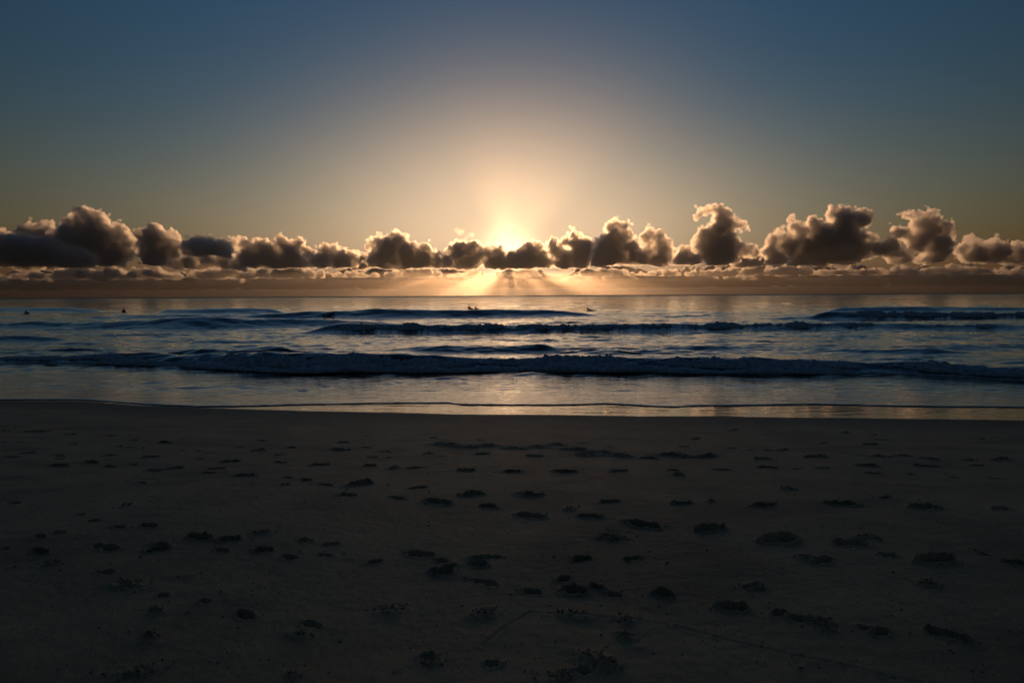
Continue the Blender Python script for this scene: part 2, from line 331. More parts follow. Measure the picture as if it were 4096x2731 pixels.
# ---------------------------------------------------------------- sea
def build_sea():
    rows = np.concatenate([np.arange(-.15, .3, .03), np.arange(.3, 3, .07), np.arange(3, 18, .085), np.arange(18, 48, .19), np.arange(48, 80, .32),
                           80 + np.cumsum(np.linspace(.4, 3.0, 90)), np.geomspace(240, 50000, 105)])
    t = np.concatenate([-np.geomspace(8, 1.12, 10), np.linspace(-1.1, 1.1, 700), np.geomspace(1.12, 8, 10)])
    T, D = np.meshgrid(t, rows)
    y0 = swash(T * .82 * 16.0)
    Y = y0 + D; X = T * .82 * (Y + .5)
    Y = np.where(D < 6, swash(X) + D, Y * sst(6, 12, D) + (swash(X) + D) * (1 - sst(6, 12, D)))
    Z = np.empty_like(X)
    for i in range(0, len(rows), 120): Z[i:i + 120] = sea_h(X[i:i + 120], Y[i:i + 120])
    co = np.stack([X.ravel(), Y.ravel(), Z.ravel()], 1)
    me = mesh_np('sea', co, grid_faces(*X.shape), M_SEA)
    foam = np.zeros_like(X)
    for key, fw, bw, amt in (('shore', 1.0, 3.2, .62), ('second', 1.0, 5.0, .55), ('right', 1.2, 4.0, .6), ('bumpr', .6, 2.0, .5), ('bumpl', .5, 1.4, .4), ('smallr', .3, .5, .5)):
        w = WAVES[key]; a = np.interp(X, w['g'], w['a'], 0, 0); yc = np.interp(X, w['g'], w['y']); u = Y - yc
        if key == 'right': a = a * sst(3300, 3420, X / Y * F + 2048)
        s = np.where(u < 0, np.exp(-(u / fw) ** 2), np.exp(-(u / bw) ** 2)) * np.clip(a / .35, 0, 1)
        foam = np.maximum(foam, amt * s * (.75 + .8 * n2(X / 1.7 + 3, Y / .8)))
    foam = np.maximum(foam, .42 * (1 - sst(.0, .12, Y - swash(X))) * (.6 + n2(X / .8, Y / .8)))
    attr(me, 'foam', np.clip(foam, 0, 1)); attr(me, 'ripple', .05 + .10 * sst(40, 400, Y) + .36 * sst(300, 3000, Y))
    return tag(link('sea', me), 'dark rippled sea with lines of surf reaching to the horizon', kind='structure')
SEA = build_sea()

# ---------------------------------------------------------------- broken white water riding on the crests
def white_water(name, label, w, x0, x1, dx, size, seed, drop=0.0):
    n = int((x1 - x0) / dx); xs = np.linspace(x0, x1, n); K = 54
    th = np.linspace(R(-25), R(205), K)
    X, TH = np.meshgrid(xs, th, indexing='ij')
    a = np.interp(X, w['g'], w['a'], 0, 0); yc = np.interp(X, w['g'], w['y'])
    ends = np.minimum(sst(x0, x0 + 14 * dx + .6, X), 1 - sst(x1 - 14 * dx - .6, x1, X))
    amt = np.clip(.70 + 1.1 * n2(X / 3.3 + seed, X * 0 + seed) + .5 * n2(X / 1.2 + seed, X * 0 + 3), .16 if dx < .05 else .42, 1.2) * ends
    ry = a * size * 1.35 * amt; rz = a * .56 * (.35 + .65 * amt) * (.25 + .75 * ends)
    cyy = yc - a * (.62 + .3 * amt) * size; cz = a * .36
    dirp = np.stack([np.zeros_like(X), -np.cos(TH), np.sin(TH)], -1)
    base = np.stack([X, cyy - ry * np.cos(TH), cz + rz * np.sin(TH)], -1).reshape(-1, 3)
    q = base + np.array([seed * 13.1, 0, 0])
    lump = .30 * n3(q / .95) + .22 * (.55 - 2 * np.abs(n3(q / .50 + 3))) + .24 * n3(q / .26 + 9) + .22 * (.4 - 2 * np.abs(n3(q / .17 + 17))) + .16 * n3(q / .10 + 23) + .03
    lump = lump * (.7 + 1.2 * np.abs(n3(q / 2.3 + 40)))
    lump = lump.reshape(X.shape) * np.sin(np.clip((TH + .44) / (R(230)), 0, 1) * math.pi) ** .5 * (a * 1.25) * (.35 + .65 * ends)
    P = base.reshape(*X.shape, 3) + dirp * lump[..., None]
    P[..., 2] = np.maximum(P[..., 2], -.12)
    me = mesh_np(name, P.reshape(-1, 3), grid_faces(n, K)[:, ::-1], M_FOAM)
    o = tag(link(name, me), label, kind='stuff')
    return o
sw_ = WAVES['shore']
white_water('breaking_surf', 'long foaming shore break rolling in nearest the sand', sw_, -25.5, 24.5, .036, 1.0, 1)
low = dict(sw_); low['y'] = sw_['y'] - 1.25 - .3 * n2(sw_['g'] / 4, sw_['g'] * 0); low['a'] = sw_['a'] * np.clip(.55 + .9 * n2(sw_['g'] / 5.5 + 9, sw_['g'] * 0), .12, .8)
white_water('breaking_surf', 'lower broken line of foam running ahead of the shore break', low, -24, 24, .045, 1.0, 4)
white_water('breaking_surf', 'thin foaming line of surf behind the shore break', WAVES['second'], at(1285, 1310, 49.5)[0], 46, .08, 1.0, 2)
white_water('breaking_surf', 'far foaming wave breaking at the right edge', WAVES['right'], at(3345, 1250, 71)[0], 66, .11, 1.0, 3)

# ---------------------------------------------------------------- sand
FOOT = """137 1728 100 d,18 1724 50 d,280 1737 60 d,381 1749 40 d,440 1744 60 d,536 1760 45 d,661 1771 65 d,732 1756 35 d,893 1757 45 d,1048 1763 50 d,18 1768 35 d,83 1768 40 d,
223 1771 25 d,295 1774 45 d,476 1785 30 d,524 1789 40 d,574 1793 30 d,961 1790 40 d,732 1802 25 d,795 1804 40 d,842 1811 35 d,1167 1792 55 d,1036 1802 70 r,1113 1820 50 d,45 1829 85 d,113 1813 55 d,
238 1823 80 d,232 1835 70 d,598 1829 70 d,440 1822 60 d,798 1834 40 d,923 1847 75 d,1119 1850 70 d,1280 1860 70 d,1345 1800 70 r,369 1852 85 d,229 1864 85 d,440 1868 60 d,536 1858 55 d,613 1883 90 d,
696 1874 75 d,863 1875 75 d,833 1892 60 d,976 1904 100 d,1152 1911 55 d,1226 1920 60 d,1298 1938 80 d,1140 1939 40 d,568 1932 55 d,60 2012 65 d,321 2058 50 d,381 2081 65 d,512 2020 40 r,476 2109 60 d,
598 2105 80 d,238 2130 65 d,160 2145 70 d,1048 2127 80 r,792 2152 110 d,917 2158 100 d,1226 2161 75 d,643 2177 70 d,1463 1745 40 d,1737 1752 40 d,1921 1760 40 d,1463 1790 45 d,1374 1770 50 d,
1540 1807 65 d,1490 1829 45 d,1558 1831 30 d,1713 1815 45 d,1761 1825 35 d,1921 1817 60 d,2145 1825 85 d,1374 1802 60 d,1780 1780 160 r,1950 1785 150 r,2150 1790 120 r,2300 1800 140 r,2420 1812 150 r,
2230 1780 100 r,2050 1795 120 r,1850 1790 140 r,2350 1822 150 r,2480 1825 130 r,2588 1834 80 d,2701 1823 160 r,2326 1773 40 d,2439 1790 40 d,2154 1792 30 d,1478 1865 60 d,1576 1874 60 r,1657 1874 75 d,1868 1883 80 d,
2052 1889 80 d,2264 1889 95 d,2475 1886 85 d,2689 1883 60 d,2713 1900 60 r,1430 1939 95 d,1671 1952 80 d,1392 1981 100 d,1588 1993 80 d,1892 1979 115 d,2106 1978 150 r,2130 1984 80 d,1755 2012 125 d,
1951 2025 80 d,2442 2008 105 d,2124 2066 140 d,2356 2067 100 d,2279 2036 65 r,2576 2100 150 d,2445 2148 190 r,2732 2014 90 d,2934 1723 50 d,3089 1727 50 d,3160 1725 30 d,3380 1731 40 d,3500 1739 45 d,
3642 1740 40 d,2785 1756 50 d,2732 1787 45 d,2931 1793 40 d,2997 1800 35 d,3071 1802 50 d,3130 1802 55 d,3517 1759 60 d,3488 1779 65 d,3291 1773 40 d,3916 1756 70 d,2833 1826 120 r,3053 1837 80 d,3261 1829 90 d,
3369 1812 35 d,3446 1820 45 d,3535 1829 75 d,3613 1824 60 d,3726 1836 70 d,3886 1841 55 d,4005 1840 90 d,2886 1881 75 d,3071 1871 75 d,3184 1875 40 d,3291 1873 75 d,3470 1864 80 d,3702 1865 75 d,3910 1862 70 d,
3494 1893 50 d,3642 1898 50 d,3815 1909 45 d,3982 1914 50 d,3142 1954 85 r,3160 1956 50 d,3541 1989 70 d,3059 2023 120 d,3369 2017 120 d,2845 2005 50 r,3702 2031 120 d,4005 2036 90 d,2851 2118 130 d,3113 2160 185 d,
3398 2174 150 d,3470 2148 110 r,21 2193 40 d,161 2207 90 d,417 2188 170 d,625 2201 90 d,887 2202 75 d,1054 2202 95 d,1158 2229 80 d,1304 2220 80 d,1321 2179 80 d,220 2253 100 r,423 2289 90 d,506 2333 160 r,
652 2379 45 h,818 2406 50 h,625 2443 90 r,976 2458 110 d,1250 2500 110 d,1202 2536 100 r,548 2685 220 r,1161 2702 70 r,595 2542 80 r,1683 2217 140 d,1767 2244 60 d,1802 2265 70 d,1767 2289 110 d,
1927 2232 110 d,1981 2229 60 d,1921 2259 90 h,1939 2330 120 d,2130 2366 95 d,2255 2317 75 h,2302 2363 120 d,2392 2351 60 h,2457 2378 80 d,2654 2377 80 h,2326 2237 95 d,2529 2235 85 d,1505 2247 75 d,
1570 2438 160 r,1939 2452 130 r,2290 2455 120 r,2505 2479 80 r,2493 2542 80 r,1713 2625 75 h,1725 2646 70 r,1963 2655 75 h,2356 2631 210 r,2332 2685 80 h,2243 2708 130 r,2440 2660 120 r,3553 2220 75 d,3750 2244 180 d,
3934 2217 50 d,4065 2253 90 d,3291 2244 110 d,3220 2229 80 r,3017 2345 90 r,3708 2333 110 r,2934 2432 130 d,3119 2454 85 d,3232 2482 160 d,3291 2509 110 r,3470 2512 100 d,3523 2530 90 d,3779 2536 150 d,3863 2565 90 r"""
PRINTS = []
prg = np.random.default_rng(21)
for s in FOOT.replace('\n', '').split(','):
    px, py, w, k = s.split(); px, py, w = float(px), float(py), float(w)
    x, y = on_beach(px, py); PRINTS.append((x, y, .5 * w / F * y, k, prg.uniform(0, 1), prg.uniform(0, 1), prg.uniform(0, 6.28)))
# faint line drawn in the sand, lower right
LINE = [on_beach(px, py) for px, py in ((1930, 2580), (2020, 2505), (2120, 2446), (2240, 2452), (2330, 2457), (2450, 2468), (2560, 2478), (2700, 2503), (2860, 2545), (3000, 2578), (3180, 2620), (3360, 2655), (3520, 2697), (3680, 2728))]
def sand_h(x, y, detail=True):
    z = beach0(x, y)
    if not detail: return z
    d = coast(x) - y
    dry = sst(1.2, 3.2, d)
    z = z + dry * (.006 * n2(x / .55, y / .4) + .0034 * n2(x / .17 + 5, y / .12) + .0032 * n2(x / .06, y / .05 + 4) + .0022 * n2(x / .03 + 7, y / .026))
    # small scuffs everywhere
    z = z - dry * .012 * np.clip(n2(x / .35 + 31, y / .3) - .34, 0, 1) * 3
    rim_n = n2(x / .045, y / .045); rim_b = .6 - 2 * np.abs(n2(x / .075 + 8, y / .075)); crumb = .5 - 2 * np.abs(n2(x / .03 + 2, y / .03))
    for (fx, fy, a, k, q1, q2, q3) in PRINTS:
        a *= .82; b = (.27 + .16 * q1) * a + .014
        if k == 'r': b = .55 * a + .03
        R_ = 2.4 * max(a, b)
        m = (np.abs(x - fx) < R_) & (np.abs(y - fy) < R_)
        if not m.any(): continue
        dx, dy = x[m] - fx, y[m] - fy
        sk = (q2 - .5) * 1.1                                     # footprints lie at a slant
        u = dx / a; v = (dy - sk * dx) / b
        wob = 1 + .30 * n2(np.arctan2(v, u) * 1.1 + q3, q3 + u * 0) + .20 * rim_n[m] + .36 * n2(dx / .10 + q3, dy / .08)
        if k == 'd' and a > .05:
            f_ = 1 if q3 > 3.1 else -1                           # ball of the foot and heel
            q = np.minimum(np.hypot((u * f_ - .34) / .66, v), np.hypot((u * f_ + .52) / .46, v / .82)) * wob
        else: q = np.hypot(u, v) * wob
        if k == 'r':
            z[m] += (.020 * rim_b[m] + .014 * crumb[m]) * (1 + 1.6 * float(sst(6.0, 8.0, np.array(fy)))) * np.exp(-(q * 1.05) ** 2.4) * (.8 + .5 * q1) + .006 * np.exp(-q * q)
        else:
            dep = (.075 + .045 * q2) if k == 'd' else .15
            dep *= min(1, a / .10) * (.35 + .85 * ((q3 * 7.13) % 1.0))
            s = (1 - sst(.62, .95, q)); side = .55 + .45 * np.sign(dy)
            rim = np.exp(-((q - 1.2) / .30) ** 2) * (.72 + .28 * np.tanh(3 * v))
            z[m] += -dep * s + dep * .36 * rim * (.75 + .55 * rim_b[m] + .6 * n2(dx / .06 + q3, dy / .06)) + .006 * crumb[m] * np.exp(-((q - 1.1) / .5) ** 2)
    for (x0, y0), (x1, y1) in zip(LINE[:-1], LINE[1:]):
        m = (x > min(x0, x1) - .05) & (x < max(x0, x1) + .05) & (y > min(y0, y1) - .05) & (y < max(y0, y1) + .05)
        if not m.any(): continue
        vx, vy = x1 - x0, y1 - y0; l2 = vx * vx + vy * vy
        tt = np.clip(((x[m] - x0) * vx + (y[m] - y0) * vy) / l2, 0, 1)
        dd = np.hypot(x[m] - x0 - tt * vx, y[m] - y0 - tt * vy)
        z[m] = z[m] - .004 * np.exp(-(dd / .010) ** 2) + .0025 * np.exp(-((dd - .020) / .010) ** 2)
    return z
def build_sand():
    yn = np.concatenate([np.arange(-2.4, -.2, .12), np.arange(-.2, .25, .02), np.arange(.25, 3.5, .05), np.arange(3.5, 6.5, .028), np.arange(6.5, 9.3, .019), np.arange(9.3, 13.0, .0155)])
    t = np.concatenate([-np.geomspace(9, 1.17, 14), np.linspace(-1.15, 1.15, 800), np.geomspace(1.17, 9, 14)])
    T, D = np.meshgrid(t, yn)
    c0 = coast(T * .8 * 15.5)
    Y = c0 - D * (c0 - 2.0) / 12.95; X = T * (.80 * Y + .35)
    Yc = coast(X) - D; k = 1 - sst(1.5, 5, D); Y = Yc * k + Y * (1 - k)
    Z = sand_h(X.ravel(), Y.ravel()).reshape(X.shape)
    me = mesh_np('sand', np.stack([X.ravel(), Y.ravel(), Z.ravel()], 1), grid_faces(*X.shape)[:, ::-1], M_SAND)
    d = coast(X) - Y
    e = d + .03 * n2(X / .5, Y * 0) + .05 * n2(X / 1.7 + 4, Y * 0)
    film = 1 - sst(-.03, .05, e)
    wet = np.clip(1 - sst(.0, 2.6, e + .9 * n2(X / 2.2, Y / 1.1)) * 1.0, 0, 1) * .8
    wet = np.maximum(wet, .55 * sst(.05, .4, n2(X / 1.9 + 40, Y / 1.0) + .35 * n2(X / .6, Y / .3 + 9)))
    attr(me, 'film', film); attr(me, 'wet', np.maximum(wet, film))
    o = tag(link('sand', me), 'dark damp beach sand marked with footprints', kind='structure')
    # the rest of the beach, beside and behind the camera
    gx = np.concatenate([np.linspace(-400, -40, 10), np.linspace(-36, 36, 73), np.linspace(40, 400, 10)]); gy = np.concatenate([np.linspace(-70, -4, 20), np.linspace(-3, 2.15, 26)])
    X, Y = np.meshgrid(gx, gy); Z = beach0(X, Y) - .006
    me = mesh_np('beach_ground', np.stack([X.ravel(), Y.ravel(), Z.ravel()], 1), grid_faces(*X.shape), M_SAND)
    attr(me, 'film', np.zeros(X.size)); attr(me, 'wet', np.zeros(X.size))
    tag(link('beach_ground', me), 'wide beach running on beside and behind the footprints', kind='structure')
    return o
SAND = build_sand()

def build_crumbs():                       # crumbs of sand kicked up round the prints
    r = np.random.default_rng(77); P = []
    for (fx, fy, a, k, q1, q2, q3) in PRINTS:
        if fy > 9: continue
        n = int((26 if k == 'r' else 5) * (.6 + a * 5))
        ang = r.uniform(0, 6.28, n); rad = a * np.abs(r.normal(1.0 if k != 'r' else .5, .42, n))
        P.append(np.stack([fx + rad * np.cos(ang) * 1.1, fy + rad * np.sin(ang) * .75, r.uniform(.002, .0075, n) * (1.3 if k == 'r' else 1)], 1))
    n = 2600; yy = 2.2 + 6.5 * r.uniform(0, 1, n) ** 1.3; P.append(np.stack([r.uniform(-.9, .9, n) * yy, yy, r.uniform(.0015, .006, n) * (1 + (r.uniform(0, 1, n) > .95))], 1))
    P = np.concatenate(P); z = sand_h(P[:, 0], P[:, 1])
    base = np.array([(1, 0, 0), (0, 1, 0), (-1, 0, 0), (0, -1, 0), (0, 0, 1), (0, 0, -1)], float)
    fc = np.array([(0, 1, 4), (1, 2, 4), (2, 3, 4), (3, 0, 4), (1, 0, 5), (2, 1, 5), (3, 2, 5), (0, 3, 5)])
    V = base[None] * r.uniform(.6, 1.25, (len(P), 6, 1)) * P[:, 2][:, None, None] * np.array((1.2, 1.2, .8)) + r.normal(0, .15, (len(P), 6, 3)) * P[:, 2][:, None, None]
    V = V + np.stack([P[:, 0], P[:, 1], z + P[:, 2] * .35], 1)[:, None, :]
    Fc = fc[None] + (np.arange(len(P)) * 6)[:, None, None]
    me = mesh_np('sand_crumbs', V.reshape(-1, 3), Fc.reshape(-1, 3), M_SAND)
    attr(me, 'film', np.zeros(len(P) * 6)); attr(me, 'wet', np.full(len(P) * 6, .25))
    tag(link('sand_crumbs', me), 'crumbs of sand strewn round the footprints', kind='stuff')
build_crumbs()

# ---------------------------------------------------------------- clouds
def _ico():
    bm = bmesh.new(); bmesh.ops.create_icosphere(bm, subdivisions=2, radius=1)
    v = np.array([x.co[:] for x in bm.verts]); f = np.array([[q.index for q in p.verts] for p in bm.faces]); bm.free(); return v, f
ICO_V, ICO_F = _ico()
def voxelise(me, voxel, keep=1.0):
    o = bpy.data.objects.new('tmp', me); COL.objects.link(o)
    md = o.modifiers.new('r', 'REMESH'); md.mode = 'VOXEL'; md.voxel_size = voxel
    if keep < 1:
        dm = o.modifiers.new('d', 'DECIMATE'); dm.ratio = keep; dm.use_collapse_triangulate = True
    dg = bpy.context.evaluated_depsgraph_get()
    m2 = bpy.data.meshes.new_from_object(o.evaluated_get(dg))
    bpy.data.objects.remove(o); bpy.data.meshes.remove(me)
    return m2
def puff(name, blobs, D, base_py, seed, mat, voxel, kids=(9, 4), depth=.8, flat=.3, big=1.0, detail=1.0, base_noise=95, fat=1.16, fill=False, fringe=0):
    r = np.random.default_rng(seed); S = []
    if fill:
        low_ = [b for b in blobs if b[1] + 1.5 * b[2] > base_py - 22] or blobs
        xs = np.array([b[0] for b in low_]); rs = np.array([b[2] for b in low_]); X = xs.min()
        extra = []
        while X < xs.max():
            if (np.abs(xs - X) < rs * 1.1).any(): extra.append((X, base_py - r.uniform(14, 24), r.uniform(17, 26)))
            X += r.uniform(14, 24)
        blobs = list(blobs) + extra
    for px, py, rad in blobs:
        Rm = rad / F * D * fat
        p = at(px, py, D); p[1] += r.normal() * depth * Rm
        S.append((p, Rm))
        for _ in range(kids[0]):
            u = r.normal(size=3); u /= np.linalg.norm(u)
            R2 = Rm * r.uniform(.2, .55); p2 = p + u * Rm * r.uniform(.72, .92)
            S.append((p2, R2))
            for _ in range(kids[1]):
                u2 = r.normal(size=3) + u; u2 /= np.linalg.norm(u2)
                if R2 * .45 > voxel: S.append((p2 + u2 * R2 * .8, R2 * r.uniform(.3, .5)))
    C = np.array([s[0] for s in S]); Rr = np.array([s[1] for s in S])
    V = ICO_V[None] * Rr[:, None, None] * np.array((1, 1.7, 1)) + C[:, None, :]
    Fc = ICO_F[None] + (np.arange(len(S)) * len(ICO_V))[:, None, None]
    me = mesh_np('tmp', V.reshape(-1, 3), Fc.reshape(-1, 3))
    m2 = voxelise(me, voxel)
    n = len(m2.vertices); co = np.empty(n * 3, np.float32); no = np.empty(n * 3, np.float32)
    m2.vertices.foreach_get('co', co); m2.vertex_normals.foreach_get('vector', no)
    co = co.reshape(-1, 3).astype(float); no = no.reshape(-1, 3)
    s = D / 15000.0 * detail
    q = co + seed * 977.0
    warp = np.stack([n3(q / (330 * s) + 31), n3(q / (330 * s) + 47), n3(q / (330 * s) + 63)], 1) * 150 * s * big
    qq = q + warp * .7
    disp = 150 * (.38 - 2 * np.abs(n3(qq / (230 * s)))) + 110 * (.38 - 2 * np.abs(n3(qq / (105 * s) + 5))) + 58 * (.4 - 2 * np.abs(n3(qq / (54 * s) + 9)))
    co = co + warp * .35 + no * disp[:, None] * s * big
    zb = at(W / 2, base_py, D)[2] if base_py else None
    # horizon tilt of the photograph is the camera's roll: the bases themselves are level
    zz = zb + base_noise * (n2(co[:, 0] / 420.0, co[:, 1] / 420.0) + .8 * n2(co[:, 0] / 1100.0 + 7, co[:, 1] / 900.0))
    co[:, 2] = np.where(co[:, 2] < zz, zz + (co[:, 2] - zz) * flat, co[:, 2])
    m2.vertices.foreach_set('co', co.astype(np.float32).ravel()); m2.update()
    m2 = voxelise(m2, voxel * 1.05, .34)
    m2.name = name; m2.materials.clear(); m2.materials.append(mat); m2.update()
    ob = link(name, m2)
    # origin at the middle of the cloud base
    c = Vector((float(co[:, 0].mean()), float(co[:, 1].mean()), float(co[:, 2].min())))
    m2.transform(Matrix.Translation(-c)); ob.location = c
    if fringe:                            # torn, thinner cloud hanging round the edges
        idx = r.choice(len(co), min(len(co), int(fringe * len(blobs))), replace=False)
        idx = idx[co[idx, 2] > zb + 40]
        T = []
        for i in idx:
            nrm = no[i] / (np.linalg.norm(no[i]) + 1e-6); k = r.uniform(.4, 1.25)
            for _ in range(3): T.append((co[i] + nrm * r.uniform(0, 45) * k * s + r.normal(size=3) * 38 * s * k, r.uniform(20, 46) * s * k))
        C = np.array([t[0] for t in T]); Rr = np.array([t[1] for t in T])
        me = mesh_np('tmp', (ICO_V[None] * Rr[:, None, None] + C[:, None, :]).reshape(-1, 3), (ICO_F[None] + (np.arange(len(T)) * len(ICO_V))[:, None, None]).reshape(-1, 3))
        fm = voxelise(me, voxel * 1.1)
        n = len(fm.vertices); fc = np.empty(n * 3, np.float32); fn = np.empty(n * 3, np.float32)
        fm.vertices.foreach_get('co', fc); fm.vertex_normals.foreach_get('vector', fn); fc = fc.reshape(-1, 3).astype(float); fn = fn.reshape(-1, 3)
        q = fc + 311.0 * seed
        fc = fc + fn * (70 * n3(q / (75 * s)) + 45 * n3(q / (36 * s) + 4))[:, None] * s
        fc[:, 2] = np.maximum(fc[:, 2], zb - 20)
        fm.vertices.foreach_set('co', fc.astype(np.float32).ravel()); fm.update()
        fm = voxelise(fm, voxel * 1.1, .34); fm.materials.clear(); fm.materials.append(M_FRINGE); fm.name = 'fringe'
        fm.transform(Matrix.Translation(-c)); tag(link('fringe', fm, ob), kind='stuff')
    return ob, float(co[:, 2].min())
CLOUDS = [
 ('dark cumulus cloud running off the left edge, lowest and darkest on the left', 14200, 1052, [(20, 985, 48), (110, 1000, 50), (-30, 1005, 60), (190, 1015, 45), (280, 1030, 35), (80, 1025, 45), (-150, 1000, 70), (350, 1040, 25)]),
 ('small cloud with a wispy tip pointing right, above the dark left cloud', 16200, 1045, [(130, 938, 28), (168, 915, 18), (190, 903, 12), (105, 955, 26), (205, 950, 32), (150, 970, 40), (235, 975, 30)]),
 ('tallest cloud tower on the left, its top leaning left', 15400, 1048, [(332, 838, 12), (345, 858, 17), (372, 880, 22), (400, 905, 26), (290, 885, 22), (282, 915, 32), (335, 920, 42), (420, 945, 38), (465, 932, 22), (500, 958, 20), (530, 985, 20), (330, 975, 50), (400, 995, 45), (480, 1005, 36), (275, 965, 36)]),
 ('knobbly cumulus cloud with a small round cap beside the left tower', 15000, 1046, [(625, 916, 10), (600, 948, 24), (640, 950, 28), (688, 942, 14), (605, 985, 36), (675, 985, 32), (650, 1012, 28), (718, 985, 16)]),
 ('small dark lens-shaped cloud with a thin lit top edge', 13800, 1012, [(765, 978, 14), (790, 975, 20), (825, 982, 20), (865, 992, 16), (900, 998, 11)]),
 ('low ragged bank of cloud left of centre with torn tops', 16500, 1055, [(930, 982, 16), (980, 975, 15), (1020, 982, 20), (1060, 998, 22), (1130, 968, 14), (1150, 988, 24), (1195, 982, 16), (1100, 1015, 26), (1190, 1015, 26), (1000, 1015, 24), (1245, 1010, 14)]),
 ('small dark stepped cloud sloping down to the right, left of centre', 15200, 1058, [(1305, 998, 12), (1335, 1012, 18), (1378, 1032, 20), (1275, 1035, 16), (1415, 1045, 14)]),
 ('broad brown cumulus cloud with a knobbly right shoulder, left of the sun', 16000, 1060, [(1480, 978, 12), (1525, 975, 22), (1575, 962, 17), (1598, 982, 30), (1560, 1012, 36), (1630, 1022, 32), (1652, 985, 10), (1688, 990, 13), (1700, 1012, 18), (1738, 1022, 12), (1760, 1045, 16), (1505, 1040, 28), (1790, 1050, 13), (1685, 1045, 26)]),
 ('long dark cloud hiding the sun, bright along its upper rim', 17600, 1066, [(1808, 1002, 15), (1845, 997, 20), (1893, 985, 15), (1900, 1005, 20), (1830, 1025, 24), (1880, 1032, 26), (1935, 1015, 20), (1980, 1006, 16), (2003, 998, 8), (1985, 1035, 22), (2030, 1040, 22), (2040, 1024, 9), (2055, 1040, 24), (2085, 1015, 20), (2115, 994, 16), (2150, 998, 18), (2100, 1040, 28), (2160, 1040, 28), (2215, 968, 11), (2225, 998, 22), (2268, 962, 14), (2300, 955, 14), (2310, 990, 30), (2345, 1005, 22), (2265, 1025, 26), (2330, 1025, 24)]),
 ('pear-shaped dark cumulus tower just right of the sun cloud', 14600, 1052, [(2458, 893, 10), (2450, 918, 20), (2488, 912, 16), (2450, 955, 30), (2500, 955, 25), (2420, 972, 18), (2400, 1005, 22), (2460, 1005, 34), (2520, 1002, 28), (2378, 1000, 10), (2548, 1012, 15)]),
 ('narrow twisted cloud with a notch in its left side', 14300, 1054, [(2598, 932, 11), (2590, 952, 15), (2628, 943, 11), (2640, 958, 18), (2664, 965, 12), (2642, 995, 22), (2602, 1018, 20), (2652, 1025, 22), (2565, 1032, 14), (2588, 975, 10)]),
 ('tall cloud tower with a hooked head facing left', 14800, 1054, [(2795, 852, 10), (2830, 840, 10), (2868, 840, 15), (2888, 868, 24), (2788, 868, 6), (2880, 905, 28), (2852, 945, 36), (2918, 898, 16), (2952, 898, 11), (2900, 955, 32), (2802, 940, 16), (2792, 968, 15), (2862, 995, 36), (2902, 1012, 32), (2930, 985, 24), (2812, 988, 20), (2980, 1002, 18), (2860, 1030, 26), (3020, 1012, 14)]),
 ('pale ragged cloud at the left foot of the hooked tower', 17000, 1052, [(2728, 1010, 12), (2758, 1000, 12), (2750, 1028, 15), (2788, 1030, 18), (2715, 1030, 10), (2770, 1015, 16)]),
 ('biggest cumulus cloud on the right, with a domed head', 15600, 1056, [(3165, 875, 6), (3183, 902, 14), (3240, 880, 13), (3258, 905, 22), (3330, 853, 16), (3350, 878, 30), (3398, 858, 26), (3438, 876, 27), (3468, 885, 14), (3420, 915, 36), (3350, 935, 45), (3280, 945, 40), (3200, 938, 22), (3130, 945, 16), (3098, 968, 19), (3150, 985, 32), (3230, 995, 40), (3320, 1005, 44), (3410, 995, 40), (3470, 995, 28), (3062, 1000, 16), (3100, 1018, 22), (3480, 958, 18)]),
 ('tattered cloud tower leaning right, between the domed cloud and the right edge', 15000, 1052, [(3625, 860, 11), (3658, 856, 11), (3698, 875, 18), (3738, 885, 20), (3680, 898, 24), (3760, 918, 22), (3788, 940, 13), (3800, 968, 7), (3720, 935, 30), (3590, 925, 16), (3572, 940, 16), (3610, 935, 15), (3650, 975, 30), (3720, 985, 35), (3740, 1020, 26), (3560, 985, 22), (3600, 1012, 26), (3522, 998, 18)]),
 ('ragged low cloud bank between the capped cloud and the brown cumulus, left of centre', 18600, 1062, [(690, 1040, 14), (730, 1046, 13), (780, 1042, 15), (840, 1050, 13), (900, 1046, 14), (960, 1052, 14), (1040, 1050, 15), (1110, 1054, 12), (1180, 1050, 14), (1250, 1044, 13), (1300, 1050, 14), (1350, 1056, 11), (1420, 1052, 15), (1460, 1044, 13)]),
 ('ragged low cloud between the hooked tower and the domed cloud', 18200, 1062, [(2960, 1044, 14), (3010, 1048, 15), (3060, 1046, 14), (3030, 1030, 11)]),
 ('low lumpy cloud bank running off the right edge', 16200, 1052, [(3890, 958, 11), (3900, 978, 19), (3960, 982, 19), (3850, 1000, 16), (3900, 1014, 30), (3990, 1012, 35), (4060, 998, 19), (4090, 1014, 30), (4170, 1010, 35), (4260, 1015, 35)]),
]
zmin = 1e9
for i, (lab, D, bpy_, blobs) in enumerate(CLOUDS):
    o, z = puff('cumulus_cloud', blobs, D, bpy_ + 6, 100 + i, M_CLOUD, 17.0 * D / 15000, fill=True, fringe=9); zmin = min(zmin, z)
    tag(o, lab, 'cloud', 'row of cumulus clouds above the sea')
o, z = puff('cloud_wisp', [(1828, 925, 5), (1845, 930, 7), (1872, 936, 7), (1888, 940, 5), (1866, 950, 6), (1862, 962, 5)], 17000, 1066, 140, M_WISP, 22.0, kids=(6, 2), big=.6)
tag(o, 'small pale shred of cloud floating above the sun cloud', 'cloud')
